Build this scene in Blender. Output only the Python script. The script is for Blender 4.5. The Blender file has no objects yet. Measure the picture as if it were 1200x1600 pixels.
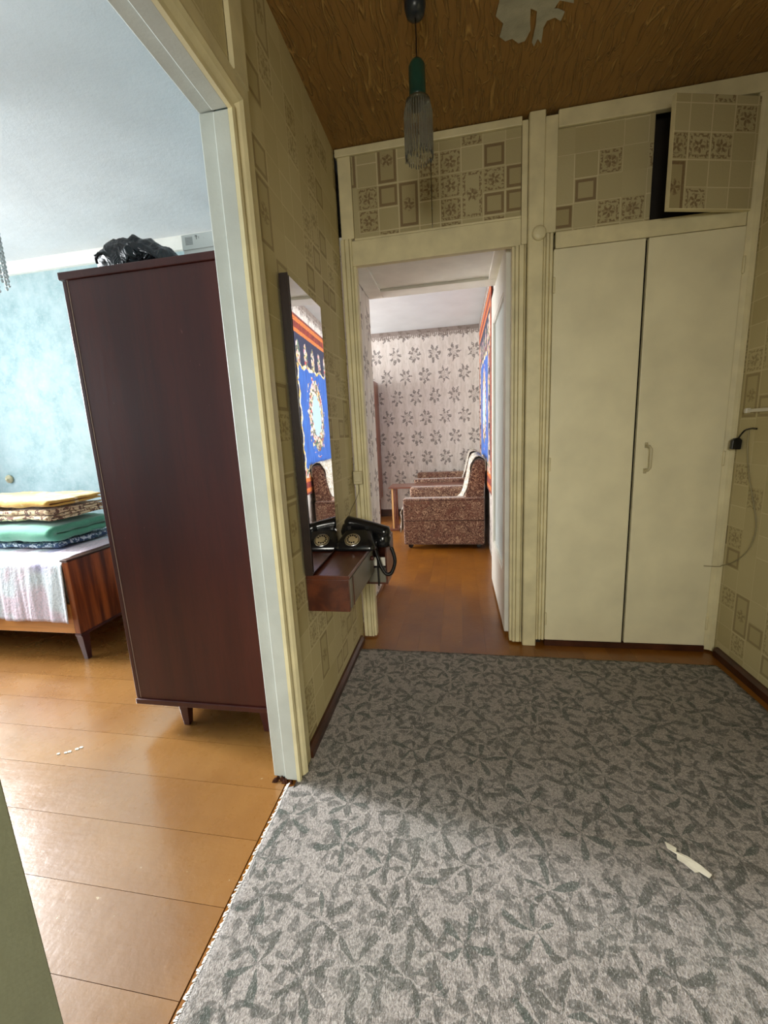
import bpy, bmesh, math, random
from mathutils import Vector, Matrix, noise
random.seed(7)
R = math.radians
S = bpy.context.scene
COL = S.collection

# ------------------------------------------------------------------ camera
cam_d = bpy.data.cameras.new('camera'); cam = bpy.data.objects.new('camera', cam_d); COL.objects.link(cam)
cam_d.sensor_fit = 'HORIZONTAL'; cam_d.sensor_width = 36; cam_d.lens = 640.87 / 1200 * 36
cam_d.clip_start = 0.02
rr = ((0.98372, 0.1727, -0.04974), (0.01605, 0.19121, 0.98142), (-0.179, 0.96624, -0.18533))
cam.matrix_world = Matrix(((rr[0][0], rr[1][0], -rr[2][0], 0), (rr[0][1], rr[1][1], -rr[2][1], 0),
                           (rr[0][2], rr[1][2], -rr[2][2], 1.1911), (0, 0, 0, 1)))
S.camera = cam
# ------------------------------------------------------------------ world, lights, exposure
S.view_settings.view_transform = 'Standard'; S.view_settings.look = 'None'
S.view_settings.gamma = 1; S.view_settings.use_curve_mapping = False
S.view_settings.exposure = 0.9
S.cycles.max_bounces = 8; S.cycles.diffuse_bounces = 5; S.cycles.glossy_bounces = 4
S.cycles.transmission_bounces = 6; S.cycles.use_denoising = True
S.cycles.sample_clamp_indirect = 6
W = bpy.data.worlds.new('world'); S.world = W; W.use_nodes = True
W.node_tree.nodes['Background'].inputs[0].default_value = (0.75, 0.87, 1, 1)
W.node_tree.nodes['Background'].inputs[1].default_value = 1.2

def area(name, loc, rot, sx, sy, power, col, spread=180):
    d = bpy.data.lights.new(name, 'AREA'); d.shape = 'RECTANGLE'; d.size = sx; d.size_y = sy
    d.energy = power; d.color = col; d.spread = R(spread)
    o = bpy.data.objects.new(name, d); COL.objects.link(o); o.location = loc; o.rotation_euler = rot
    return o
def aim(o, tgt):
    o.rotation_euler = (Vector(tgt) - o.location).to_track_quat('-Z', 'Y').to_euler()
    return o
# daylight through the windows of the bedroom and of the living room
area('daylight_bedroom', (-4.17, 1.25, 1.65), (0, R(-90), 0), 1.4, 1.9, 52, (0.94, 0.98, 1.0), 150)
# second lamp added by the bedroom window, aimed to brighten the hall carpet
aim(area('fill_carpet', (-4.15, 1.75, 1.95), (0, 0, 0), .6, .7, 32, (0.95, 0.97, 1.0), 75), (.0, .72, .0))
area('daylight_living_room', (-3.57, 4.65, 1.5), (0, R(-90), 0), 1.4, 1.9, 100, (1.0, 0.98, 0.95))
area('fill_hall', (-0.10, -1.42, 1.50), (R(66), 0, R(9)), 0.7, 0.9, 15, (1.0, 0.96, 0.85), 112)  # added fill lamp behind the camera, in front of a closed wall

# ------------------------------------------------------------------ node helpers
class V:
    def __init__(s, so): s.s = so
    def __add__(a, b): return mn('ADD', a, b)
    def __radd__(a, b): return mn('ADD', b, a)
    def __sub__(a, b): return mn('SUBTRACT', a, b)
    def __rsub__(a, b): return mn('SUBTRACT', b, a)
    def __mul__(a, b): return mn('MULTIPLY', a, b)
    def __rmul__(a, b): return mn('MULTIPLY', b, a)
    def __truediv__(a, b): return mn('DIVIDE', a, b)
NT = None
def put(inp, v):
    if isinstance(v, V): NT.links.new(v.s, inp)
    elif isinstance(v, (tuple, list)) and len(v) == 3 and len(inp.default_value) == 4: inp.default_value = (*v, 1)
    else: inp.default_value = v
def mn(op, a, b=None, c=None):
    n = NT.nodes.new('ShaderNodeMath'); n.operation = op
    put(n.inputs[0], a)
    if b is not None: put(n.inputs[1], b)
    if c is not None: put(n.inputs[2], c)
    return V(n.outputs[0])
def gt(a, b): return mn('GREATER_THAN', a, b)
def lt(a, b): return mn('LESS_THAN', a, b)
def mx(a, b): return mn('MAXIMUM', a, b)
def mi(a, b): return mn('MINIMUM', a, b)
def ab(a): return mn('ABSOLUTE', a)
def fl(a): return mn('FLOOR', a)
def fr(a): return mn('FRACT', a)
def sm(x, lo, hi):
    n = NT.nodes.new('ShaderNodeMapRange'); n.interpolation_type = 'SMOOTHSTEP'
    put(n.inputs[0], x); n.inputs[1].default_value = lo; n.inputs[2].default_value = hi
    return V(n.outputs[0])
def mixc(f, a, b):
    n = NT.nodes.new('ShaderNodeMix'); n.data_type = 'RGBA'
    put(n.inputs[0], f); put(n.inputs[6], a); put(n.inputs[7], b)
    return V(n.outputs[2])
def xyz(v=None):
    if v is None:
        n = NT.nodes.new('ShaderNodeTexCoord'); v = V(n.outputs['Object'])
    m = NT.nodes.new('ShaderNodeSeparateXYZ'); put(m.inputs[0], v)
    return [V(o) for o in m.outputs]
def comb(a, b=0.0, c=0.0):
    n = NT.nodes.new('ShaderNodeCombineXYZ')
    for i, q in enumerate((a, b, c)): put(n.inputs[i], q)
    return V(n.outputs[0])
def nz(vec, scale, detail=2.0, rough=.5, dist=0.0, col=False):
    n = NT.nodes.new('ShaderNodeTexNoise'); put(n.inputs['Vector'], vec); n.inputs['Scale'].default_value = scale
    n.inputs['Detail'].default_value = detail; n.inputs['Roughness'].default_value = rough
    n.inputs['Distortion'].default_value = dist
    return V(n.outputs[1 if col else 0])
def wn(vec, col=False):
    n = NT.nodes.new('ShaderNodeTexWhiteNoise'); n.noise_dimensions = '3D'; put(n.inputs['Vector'], vec)
    return V(n.outputs[1 if col else 0])
def vor(vec, scale, rnd=1.0, feat='F1'):
    n = NT.nodes.new('ShaderNodeTexVoronoi'); n.feature = feat; put(n.inputs['Vector'], vec)
    n.inputs['Scale'].default_value = scale; n.inputs['Randomness'].default_value = rnd
    return n
def vm(op, a, b):
    n = NT.nodes.new('ShaderNodeVectorMath'); n.operation = op; put(n.inputs[0], a); put(n.inputs[1], b)
    return V(n.outputs[0])
def ramp(f, *st):
    n = NT.nodes.new('ShaderNodeValToRGB'); put(n.inputs[0], f)
    e = n.color_ramp.elements
    while len(e) < len(st): e.new(.5)
    for i, (p, c) in enumerate(st): e[i].position = p; e[i].color = (*c, 1)
    return V(n.outputs[0])
def bump(h, strength=.5, dist=.01):
    n = NT.nodes.new('ShaderNodeBump'); put(n.inputs['Height'], h)
    n.inputs['Strength'].default_value = strength; n.inputs['Distance'].default_value = dist
    return V(n.outputs[0])
def MAT(name, fn=None, col=(.8, .8, .8), rough=.5, **kw):
    global NT
    m = bpy.data.materials.new(name); m.use_nodes = True; NT = m.node_tree
    b = NT.nodes['Principled BSDF']
    b.inputs['Base Color'].default_value = (*col, 1); b.inputs['Roughness'].default_value = rough
    for k, v in kw.items(): put(b.inputs[k.replace('_', ' ')], v)
    if fn:
        for k, v in fn().items(): put(b.inputs[k], v)
    return m

# ------------------------------------------------------------------ materials
def paint(c, amp=.08, b=.15, sc=9):
    def f():
        x, y, z = xyz(); p = comb(x, y, z)
        n = nz(p, sc, 4); g = nz(p, 160, 2)
        d = tuple(q * (1 - amp * 2.2) for q in c); l = tuple(min(1, q * (1 + amp)) for q in c)
        return {'Base Color': ramp(n, (.3, d), (.7, l)), 'Normal': bump(g + nz(p, 28, 2) * 2.0, b, .002)}
    return f
cream = MAT('cream_paint', paint((.74, .67, .42), .07), rough=.42)
cream_d = MAT('cream_door_paint', paint((.80, .745, .52), .05, .1, 5), rough=.38)
jamb_w = MAT('white_jamb_paint', paint((.52, .55, .51), .05), rough=.35)
white_p = MAT('white_door_paint', paint((.80, .79, .72), .04), rough=.4)
whitewash = MAT('whitewash', paint((.62, .655, .67), .03, .3, 4), rough=.9)
grey_g = MAT('olive_jamb_paint', paint((.30, .32, .21), .04), rough=.5)
brown_p = MAT('dark_brown_paint', paint((.06, .018, .008), .25), rough=.35)
black_in = MAT('interior_shade', paint((.018, .014, .010), .1), rough=.9)  # near-black colour stands in for the shade inside the cupboard
black_pl = MAT('black_plastic', paint((.008, .008, .009), .1, .02), rough=.18)
grey_pl = MAT('grey_plastic', paint((.16, .15, .115), .1), rough=.4)
gold_m = MAT('brass', paint((.45, .33, .14), .1), rough=.35, Metallic=.8)
steel = MAT('steel', col=(.6, .6, .6), rough=.25, Metallic=1.0)
mirror_m = MAT('mirror_glass', col=(.9, .92, .93), rough=.008, Metallic=1.0)
ivory = MAT('ivory_plastic', paint((.58, .52, .33), .06), rough=.4)
white_pl = MAT('white_plastic', paint((.75, .72, .62), .04), rough=.4)
wire_m = MAT('cable_grey', paint((.12, .10, .07), .1), rough=.6)
wire_b = MAT('cable_beige', paint((.34, .30, .17), .1), rough=.6)

def hallpaper(axis, bright=1.0):
    def f():
        x, y, z = xyz(); u = {'x': x, 'y': y}[axis]; P = .1
        u = u + .013; vz = z + .02
        ci = fl(u / P); c2 = fl(vz / (2 * P)); c1 = fl(vz / P)
        tall = gt(wn(comb(ci, c2, 3.3)), .80)
        cv = c1 + tall * (c2 * 2 + 50.3 - c1)
        h = P + tall * P
        du = fr(u / P) * P; dv = mn('MODULO', vz, h)
        edge = mi(mi(du, P - du), mi(dv, h - dv))
        r = wn(comb(ci, cv, 1.7)); r2 = wn(comb(ci, cv, 9.1))
        A = lt(r, .13); B = gt(r, .13) * lt(r, .36)
        A = mx(A, tall * lt(r2, .3))
        ring = gt(edge, .006) * lt(edge, .018)
        cross = mx(lt(ab(edge - .012), .0016) * 0.0, 0)
        nn = nz(comb(u, vz, 0), 90, 3)
        hatch = gt(fr((u + vz) * 260.0), .45)
        lines = gt(fr(vz * 330.0), .5) * .25 + .75
        # floral blot in B
        cx = du - P / 2; cz = dv - h / 2
        rad = mn('SQRT', cx * cx + cz * cz); th = mn('ARCTAN2', cz, cx)
        fl5 = lt(rad, .016 + .010 * mn('SINE', th * 5.0 + r2 * 40.0)) * gt(rad, .006)
        blot = gt(nz(comb(u, vz, 2), 75, 1), .52) * lt(rad, .030)
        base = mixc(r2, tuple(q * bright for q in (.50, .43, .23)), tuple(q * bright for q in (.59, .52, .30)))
        base = mixc((1 - lines) * .5, base, (.34, .28, .13))
        gline = lt(edge, .0022) * gt(wn(comb(ci, cv, 5.5)), .3)
        base = mixc(gline * .7, base, (.70, .63, .41))
        dark = (.15, .085, .035)
        mA = ring * A * (.55 + hatch * .45)
        mB = ring * B * gt(nn, .5) * .75
        m2 = mx(mx(mA, mB), mx(B, tall * A) * mx(fl5 * .8, blot * .5))
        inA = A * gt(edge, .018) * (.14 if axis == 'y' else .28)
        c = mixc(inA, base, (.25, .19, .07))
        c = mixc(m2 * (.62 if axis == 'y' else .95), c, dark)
        c = mixc(sm(nz(comb(x, y, z), 3, 3), .45, .7) * .12, c, (.36, .28, .10))
        relief = ring * (.6 * mx(A, B)) + gline * .7 + nn * .5
        return {'Base Color': c, 'Normal': bump(relief, .5, .003)}
    return f
hw_y = MAT('hall_wallpaper_y', hallpaper('y'), rough=.75)
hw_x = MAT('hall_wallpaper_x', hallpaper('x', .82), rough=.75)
def livpaper(axis):
    def f():
        x, y, z = xyz(); u = {'x': x, 'y': y}[axis]
        PU, PV = .266, .56
        def lay(ou, ov):
            a = u / PU + ou; b = z / PV + ov
            cu = (fr(a) - .5) * PU; cv = (fr(b) - .5) * PV
            jit = nz(comb(u, z, 0), 30, 2, col=True)
            jx, jy, _ = xyz(jit)
            cu = cu + (jx - .5) * .07; cv = (cv + (jy - .5) * .07) * .85
            rad = mn('SQRT', cu * cu * 1.25 + cv * cv); th = mn('ARCTAN2', cv, cu)
            pet = mn('SINE', th * 7.0 + 1.0) * .5 + .5
            leaves = lt(rad, .046 + pet * .052) * gt(rad, .040) * gt(pet, .30)
            rose = gt(mn('SINE', rad * 420.0 + th * 3.0 + jx * 9.0), .30) * lt(rad, .054)
            halo = lt(rad, .10) * 1.0
            return leaves, rose, halo
        l1, r1, h1 = lay(0.1, .0); l2, r2, h2 = lay(.6, .5)
        leaf = mx(l1, l2); rose = mx(r1, r2); halo = mx(h1, h2)
        st = mn('SINE', u * (2 * math.pi / .133) + 1.2) * .5 + .5
        tex = gt(nz(comb(u * 3.0, z * .6, 0), 14, 2, dist=.6), .53)
        nn = nz(comb(u, z, 4), 70, 2)
        c = mixc(sm(st, .0, 1.0), (.63, .585, .545), (.685, .645, .61))
        c = mixc(tex * (1 - halo) * .32, c, (.44, .40, .35))
        c = mixc(leaf * sm(nn, .33, .45) * .85, c, (.15, .135, .125))
        c = mixc(rose * .60, c, (.26, .22, .20))
        # frieze under the ceiling
        fz = z - (2.475 - .014 * ab(fr(u / .07) * 2.0 - 1.0) * 2.0)
        fm = gt(fz, 0) * gt(nn + mn('SINE', u * 220.0) * .1, .42)
        c = mixc(mx(fm * .75, gt(z, 2.505) * .8), c, (.16, .12, .10))
        return {'Base Color': c, 'Normal': bump(nn, .2, .002)}
    return f
lw_x = MAT('rose_wallpaper_x', livpaper('x'), rough=.7)
lw_y = MAT('rose_wallpaper_y', livpaper('y'), rough=.7)
def teal():
    x, y, z = xyz(); p = comb(x, y, z)
    n = nz(p, 7, 5, .65); m = nz(p, 22, 4, .7)
    c = ramp(n, (.3, (.25, .37, .385)), (.52, (.36, .475, .49)), (.75, (.44, .535, .545)))
    c = mixc(sm(m, .5, .72) * .35, c, (.52, .575, .58))
    c = mixc(sm(nz(p, 40, 2), .62, .7) * .25, c, (.42, .62, .60))
    return {'Base Color': c, 'Normal': bump(m, .3, .004)}
teal_m = MAT('teal_wallpaper', teal, rough=.8)
def brownceil():
    x, y, z = xyz()
    w = nz(comb(x, y, 0), 5, 2) - .5
    q = comb(x + w * .05, y * .13 + w * .02, 0)
    n1 = nz(q, 60, 2, .5, .2); n2 = nz(q, 24, 1.5, .5, .9); n3 = nz(q, 34, 1, .5, 1.4)
    r2 = 1 - sm(ab(n2 - .5), .0, .030); r3 = 1 - sm(ab(n3 - .47), .0, .022)
    rg = mx(r2, r3)
    h = rg * 1.0 + n1 * .35
    c = mixc(rg, (.29, .155, .036), (.42, .25, .07))
    c = mixc(sm(n1, .48, .62) * .3, c, (.20, .10, .024))
    return {'Base Color': c, 'Normal': bump(h, .75, .010)}
ceil_m = MAT('brown_embossed_paper', brownceil, rough=.75)
def plank(c1, c2, axis, gloss=.22):
    def f():
        x, y, z = xyz()
        oi = NT.nodes.new('ShaderNodeObjectInfo'); rnd = V(oi.outputs['Random'])
        p = comb(x, y, rnd * 9.0)
        q = comb(x * (.12 if axis == 'x' else 1.0), y * (1.0 if axis == 'x' else .12), rnd * 9.0)
        n = nz(p, 2.2, 4, .6); g = nz(q, 26, 4, .6); s = nz(p, 9, 5, .7)
        c = mixc(sm(n, .3, .7), c1, c2)
        c = mixc(g * .2, c, tuple(k * .72 for k in c1))
        c = mixc(rnd * .10, c, tuple(k * .8 for k in c1))
        c = mixc(sm(s, .60, .78) * .16, c, tuple(min(1, k * 1.7) for k in c2))
        chip = gt(nz(p, 60, 3, .7), .71) * gt(nz(p, 4, 2), .52)
        c = mixc(chip * .7, c, (.62, .50, .30))
        return {'Base Color': c, 'Roughness': gloss + s * .16,
                'Normal': bump(s * .8 + g * .35 + nz(p, 45, 2) * .25, .35, .006)}
    return f
fl_bed = MAT('ochre_floor_paint', plank((.23, .10, .022), (.30, .14, .034), 'x', .2), rough=.3, Coat_Weight=1.0, Coat_Roughness=.2, Coat_IOR=1.9)
fl_hall = MAT('brown_floor_paint', plank((.17, .058, .006), (.27, .10, .008), 'y', .25), rough=.4, Coat_Weight=.15, Coat_Roughness=.14)
def carpet():
    x, y, z = xyz()
    wob = nz(comb(x, y, 0), 16, 2, col=True); wx, wy, _ = xyz(wob)
    px = x + (wx - .5) * .016; py = y + (wy - .5) * .016
    masks = []
    for sc, k, ox, R0 in ((7.0, 5.0, 0.0, .080), (9.0, 4.0, 3.7, .062), (12.0, 3.0, 8.1, .050), (17.0, 3.0, 5.3, .036)):
        v = vor(comb(px + ox, py * 1.0 + ox, 0), sc, 1.0)
        v.voronoi_dimensions = '2D'
        cx, cy, _ = xyz(V(v.outputs['Position']))
        rnd, r2, r3 = xyz(V(v.outputs['Color']))
        dx = (px + ox) - cx + (r3 - .5) * (R0 * .5); dy = (py + ox) - cy + (r2 - .5) * (R0 * .5)
        rad = mn('SQRT', dx * dx + dy * dy)
        th = mn('ARCTAN2', dy, dx) + rnd * 6.28 + rad * 9.0 * (r2 - .5)
        pet = ab(mn('COSINE', th * (k / 2)))
        lim = R0 * (.40 + .75 * ab(mn('SINE', th * .5 * (k - 1) + r2 * 9.0)))
        rn = rad / lim
        width = mn('SQRT', mx(1 - rn, 0.0)) * mi(rn * 2.2, 1.0)
        leaf = gt(width * 1.1, (1 - pet) * 4.6 + .14 + (nz(comb(x, y, ox), 120, 3, .7) - .5) * 1.3) * lt(rn, 1.0)
        masks.append((leaf, r2))
    fib = nz(comb(x * 1.5, y * .8, 0), 165, 3, .8); clump = nz(comb(x, y, 1), 110, 3, .75)
    st = nz(comb(x, y, 5), 34, 3, .7)
    patch = nz(comb(x, y, 2), 3.2, 3, .6)
    c = mixc(sm(clump, .3, .7), (.36, .31, .275), (.60, .535, .48))
    c = mixc(gt(st, .575) * .35, c, (.16, .14, .115))
    c = mixc(masks[3][0] * .5, c, (.15, .135, .11))
    c = mixc(masks[2][0] * .68, c, (.085, .08, .06))
    c = mixc(masks[1][0] * .68, c, (.055, .06, .042))
    c = mixc(masks[0][0] * .82, c, mixc(gt(patch, .5), (.034, .058, .036), (.060, .062, .040)))
    c = mixc(sm(patch, .52, .75) * .22, c, (.10, .15, .11))
    c = mixc(sm(.5 - fib, .0, .12) * .62, c, (.09, .08, .07))
    c = mixc(sm(fib, .52, .66) * .55, c, (.80, .76, .72))
    return {'Base Color': c, 'Normal': bump(fib * 1.5 + clump * 1.2, 1.0, .01)}
carpet_m = MAT('carpet_leaf', carpet, rough=.95, Sheen_Weight=.25)
def wood(c1, c2, sc=7, stripes=1.0, gl=.3, axis='z', bands=0.0):
    def f():
        x, y, z = xyz(); k = .07
        q = comb(x if axis != 'x' else x * k, y if axis != 'y' else y * k, z * k if axis == 'z' else z)
        n = nz(q, sc, 3, .5, .4); g = nz(q, sc * 11, 2, .6)
        c = mixc(sm(n, .35, .65) * stripes, c1, c2)
        c = mixc(sm(g, .45, .7) * .25, c, tuple(k2 * .55 for k2 in c1))
        scr = gt(nz(comb(x, y, z * .3), 60, 3, .7), .745)
        c = mixc(scr * .35, c, tuple(min(1, k2 * 3 + .1) for k2 in c2))
        return {'Base Color': c, 'Roughness': gl + g * .1, 'Normal': bump(g, .08, .002)}
    return f
ward_m = MAT('wardrobe_mahogany', wood((.050, .008, .005), (.070, .012, .007), 9), rough=.35, Coat_Weight=.10, Coat_Roughness=.16)
bed_m = MAT('bed_walnut', wood((.085, .014, .005), (.42, .11, .022), 14, 1.0, .25), Coat_Weight=.3, Coat_Roughness=.15)
rail_m = MAT('bed_rail_oak', wood((.50, .19, .040), (.60, .25, .06), 6, 1, .3, 'x'))
shelf_m = MAT('shelf_mahogany', wood((.045, .009, .005), (.10, .024, .009), 16, 1, .25, 'y'), Coat_Weight=.4, Coat_Roughness=.15)
table_m = MAT('table_walnut', wood((.13, .042, .026), (.22, .075, .045), 8, 1, .25, 'x'), Coat_Weight=.5, Coat_Roughness=.12)
edge_m = MAT('pale_edge_wood', wood((.62, .36, .14), (.72, .46, .2), 8))
cab_m = MAT('red_walnut', wood((.17, .048, .02), (.30, .085, .03), 8), Coat_Weight=.3)
def paisley():
    x, y, z = xyz(); p = comb(x, y, z)
    n = nz(p, 13, 1.0, .5, 2.6); n2 = nz(p, 24, 1, .5, 2.0); n3 = nz(p, 5, 2)
    l = 1 - sm(ab(n - .5), .012, .030); l2 = 1 - sm(ab(n2 - .48), .012, .035)
    c = mixc(sm(n3, .4, .6), (.07, .020, .012), (.10, .034, .020))
    c = mixc(mx(l, l2 * .8) * .8, c, (.52, .35, .23))
    c = mixc(lt(n, .40) * .5, c, (.20, .085, .055))
    return {'Base Color': c, 'Normal': bump(n2, .4, .006)}
arm_m = MAT('paisley_upholstery', paisley, rough=.85, Sheen_Weight=.3)
def lace():
    x, y, z = xyz(); p = comb(x, y, z)
    n = nz(p, 26, 3, .6, 1.0); h = gt(nz(p, 140, 1), .5)
    c = mixc(sm(ab(n - .5), .02, .09), (.40, .35, .27), (.80, .77, .70))
    c = mixc(gt(n, .62) * .4, c, (.35, .33, .28))
    return {'Base Color': c, 'Normal': bump(n + h * .2, .8, .012)}
lace_m = MAT('crochet_cover', lace, rough=.9)
def clothf(c1, c2, c3, sc, thr, dist=1.0, bs=.3):
    def f():
        x, y, z = xyz(); p = comb(x, y, z)
        n = nz(p, sc, 2, .5, dist); w = nz(p, 130, 2)
        c = mixc(sm(n, thr - .03, thr + .03), c1, c2)
        c = mixc(sm(nz(p, sc * .6, 2), .55, .62) * .5, c, c3)
        return {'Base Color': c, 'Normal': bump(w + n * .5, bs, .005)}
    return f
green_c = MAT('green_blanket', clothf((.07, .30, .185), (.085, .34, .21), (.075, .31, .19), 6, .5), rough=.85, Sheen_Weight=.4)
yel_c = MAT('yellow_blanket', clothf((.66, .36, .055), (.80, .62, .34), (.70, .42, .10), 9, .60), rough=.9, Sheen_Weight=.3)
brn_c = MAT('brown_patterned_blanket', clothf((.16, .06, .03), (.80, .62, .38), (.60, .40, .20), 38, .47), rough=.9, Sheen_Weight=.3)
blue_c = MAT('blue_print_quilt', clothf((.05, .09, .17), (.62, .68, .74), (.04, .14, .12), 42, .53), rough=.85)
def spread():
    x, y, z = xyz(); p = comb(x, y, z)
    n = nz(p, 3.2, 2, .5, .5); l = nz(p, 38, 2, .6, 1.4)
    c = mixc(sm(n, .48, .58), (.66, .71, .73), (.70, .56, .62))
    c = mixc(sm(nz(vm('ADD', p, (5., 5., 5.)), 3.4, 2), .55, .66) * .7, c, (.45, .44, .66))
    c = mixc((1 - sm(ab(l - .5), .0, .05)) * .6, c, (.34, .40, .45))
    return {'Base Color': c, 'Normal': bump(nz(p, 90, 3), .5, .006)}
spread_m = MAT('bedspread_print', spread, rough=.9)
pillow_m = MAT('pillow_print', clothf((.80, .74, .66), (.55, .45, .36), (.80, .76, .7), 30, .62), rough=.9)
def bagf():
    x, y, z = xyz(); p = comb(x, y, z); n = nz(p, 14, 3, .6, .8)
    return {'Base Color': ramp(n, (.3, (.004, .004, .006)), (.8, (.013, .013, .017))), 'Normal': bump(n, .9, .03)}
bag_m = MAT('black_bag_nylon', bagf, rough=.32)
def boxf():
    x, y, z = xyz()
    pr = gt(x, .012) * lt(x, .040) * gt(z, .060) * lt(z, .085)
    st = gt(fr(z * 220.0), .35)
    pr2 = gt(nz(comb(x * 3.0, y, z), 40, 2), .60) * gt(x, .05) * lt(x, .12) * gt(z, .075) * lt(z, .088)
    c = mixc(mx(pr * st, pr2) * .8, (.60, .60, .58), (.10, .10, .10))
    return {'Base Color': c, 'Normal': bump(nz(comb(x, y, z), 30, 2), .1, .003)}
box_m = MAT('printed_white_cardboard', boxf, rough=.7)
teal_l = MAT('green_lamp_enamel', paint((.012, .065, .045), .15, .05), rough=.3)
dark_l = MAT('dark_canopy_enamel', paint((.015, .022, .03), .15, .05), rough=.3)
def glassf():
    x, y, z = xyz()
    return {'Normal': bump(nz(comb(x, y, z), 120, 2), .4, .003)}
frin_m = MAT('clear_fringe_plastic', glassf, col=(.72, .74, .68), rough=.12, Transmission_Weight=.93, IOR=1.25)
pane_m = MAT('frosted_pane', glassf, col=(.86, .93, .92), rough=.35, Transmission_Weight=.55, IOR=1.2)
bead_m = MAT('crystal_beads', col=(.55, .60, .60), rough=.08, Transmission_Weight=.35, Metallic=.15)
winglass = MAT('window_glass', col=(1, 1, 1), rough=.0, Transmission_Weight=1.0, IOR=1.01, Alpha=.15)
plaster_m = MAT('bare_plaster', paint((.42, .42, .33), .1, .4, 20), rough=.9)
paper_m = MAT('paper_scrap', paint((.86, .82, .70), .05, .3, 40), rough=.8)
chip_m = MAT('peeled_paint_chips', paint((.80, .76, .62), .05), rough=.8)
def tap():
    x, y, z = xyz()
    u = y - 4.60; v = z
    wob = nz(comb(y, z, 0), 14, 2, col=True); wx, wy, _ = xyz(wob)
    uu = u + (wx - .5) * .09; vv = v + (wy - .5) * .09
    fv = vor(comb(y, z, 0), 30, 1.0); fc, fd, fe = xyz(V(fv.outputs['Color'])); dist = V(fv.outputs['Distance'])
    flow = ramp(fc, (.0, (.75, .22, .30)), (.2, (.88, .66, .68)), (.36, (.82, .50, .06)), (.5, (.85, .78, .62)), (.66, (.80, .60, .62)), (.8, (.12, .26, .14)), (.9, (.50, .06, .08)))
    flow = mixc(sm(dist, .50, .7), flow, (.05, .12, .08))
    navy = (.008, .014, .06)
    blue = mixc(sm(nz(comb(y * 4.0, z * .5, 0), 8, 2), .4, .6), (.012, .09, .42), (.02, .14, .55))
    # scalloped blue field inside navy border
    sc = .055 * ab(mn('SINE', u * (math.pi / .26))); scv = .05 * ab(mn('SINE', v * (math.pi / .22)))
    ins = mi(gt(vv, .86 + sc) * lt(vv, 1.93 - sc), lt(ab(uu), .58 - scv))
    rim = mi(gt(vv, .83 + sc) * lt(vv, 1.96 - sc), lt(ab(uu), .62 - scv)) * (1 - ins)
    c = mixc(ins, navy, blue)
    c = mixc(rim, c, mixc(gt(wx, .5), (.78, .72, .55), (.72, .50, .12)))
    # bouquets in the border
    bu = (fr(u / .26 + .5) - .5) * .26
    bt = lt(bu * bu / (.062 ** 2) + (vv - 2.02) * (vv - 2.02) / (.125 ** 2), 1.0)
    bb = lt(bu * bu / (.085 ** 2) + (vv - .80) * (vv - .80) / (.10 ** 2), 1.0)
    sd = lt(ab(ab(uu) - .70), .065) * gt(fr(v / .24), .2)
    # wreath
    e = mn('SQRT', (uu / .27) * (uu / .27) + ((vv - 1.43) / .36) * ((vv - 1.43) / .36))
    ring = gt(e, .62) * lt(e, 1.05)
    c = mixc(lt(e, .64), c, (.40, .60, .82))
    spr = lt(ab(e - 1.15), .12) * gt(wx, .57)
    c = mixc(mx(mx(ring, spr), mx(mx(bt, bb), sd)), c, flow)
    # red-orange fringe band on the edges
    bi = mi(mi(2.375 - v, v - .62), .92 - ab(u)) 
    band = lt(mi(2.375 - v, mi(v - .62, (.92 - ab(u)) * 1.8)), .17)
    t = (2.375 - v)
    t2 = mi(t, mi(v - .62, (.92 - ab(u)) * 1.8))
    orange = lt(ab(t2 - .045), .022) + lt(ab(t2 - .15), .02)
    rc = mixc(gt(nz(comb(y * 5.0, z, 0), 12, 2), .5), (.12, .008, .006), (.33, .03, .015))
    rc = mixc(mi(orange, 1.0) * gt(nz(comb(y, z, 0), 60, 2), .40), rc, (.70, .19, .03))
    c = mixc(band, c, rc)
    return {'Base Color': c, 'Normal': bump(nz(comb(y, z, 0), 120, 2), .3, .004)}
tap_m = MAT('floral_tapestry', tap, rough=.85, Sheen_Weight=.2)

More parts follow.
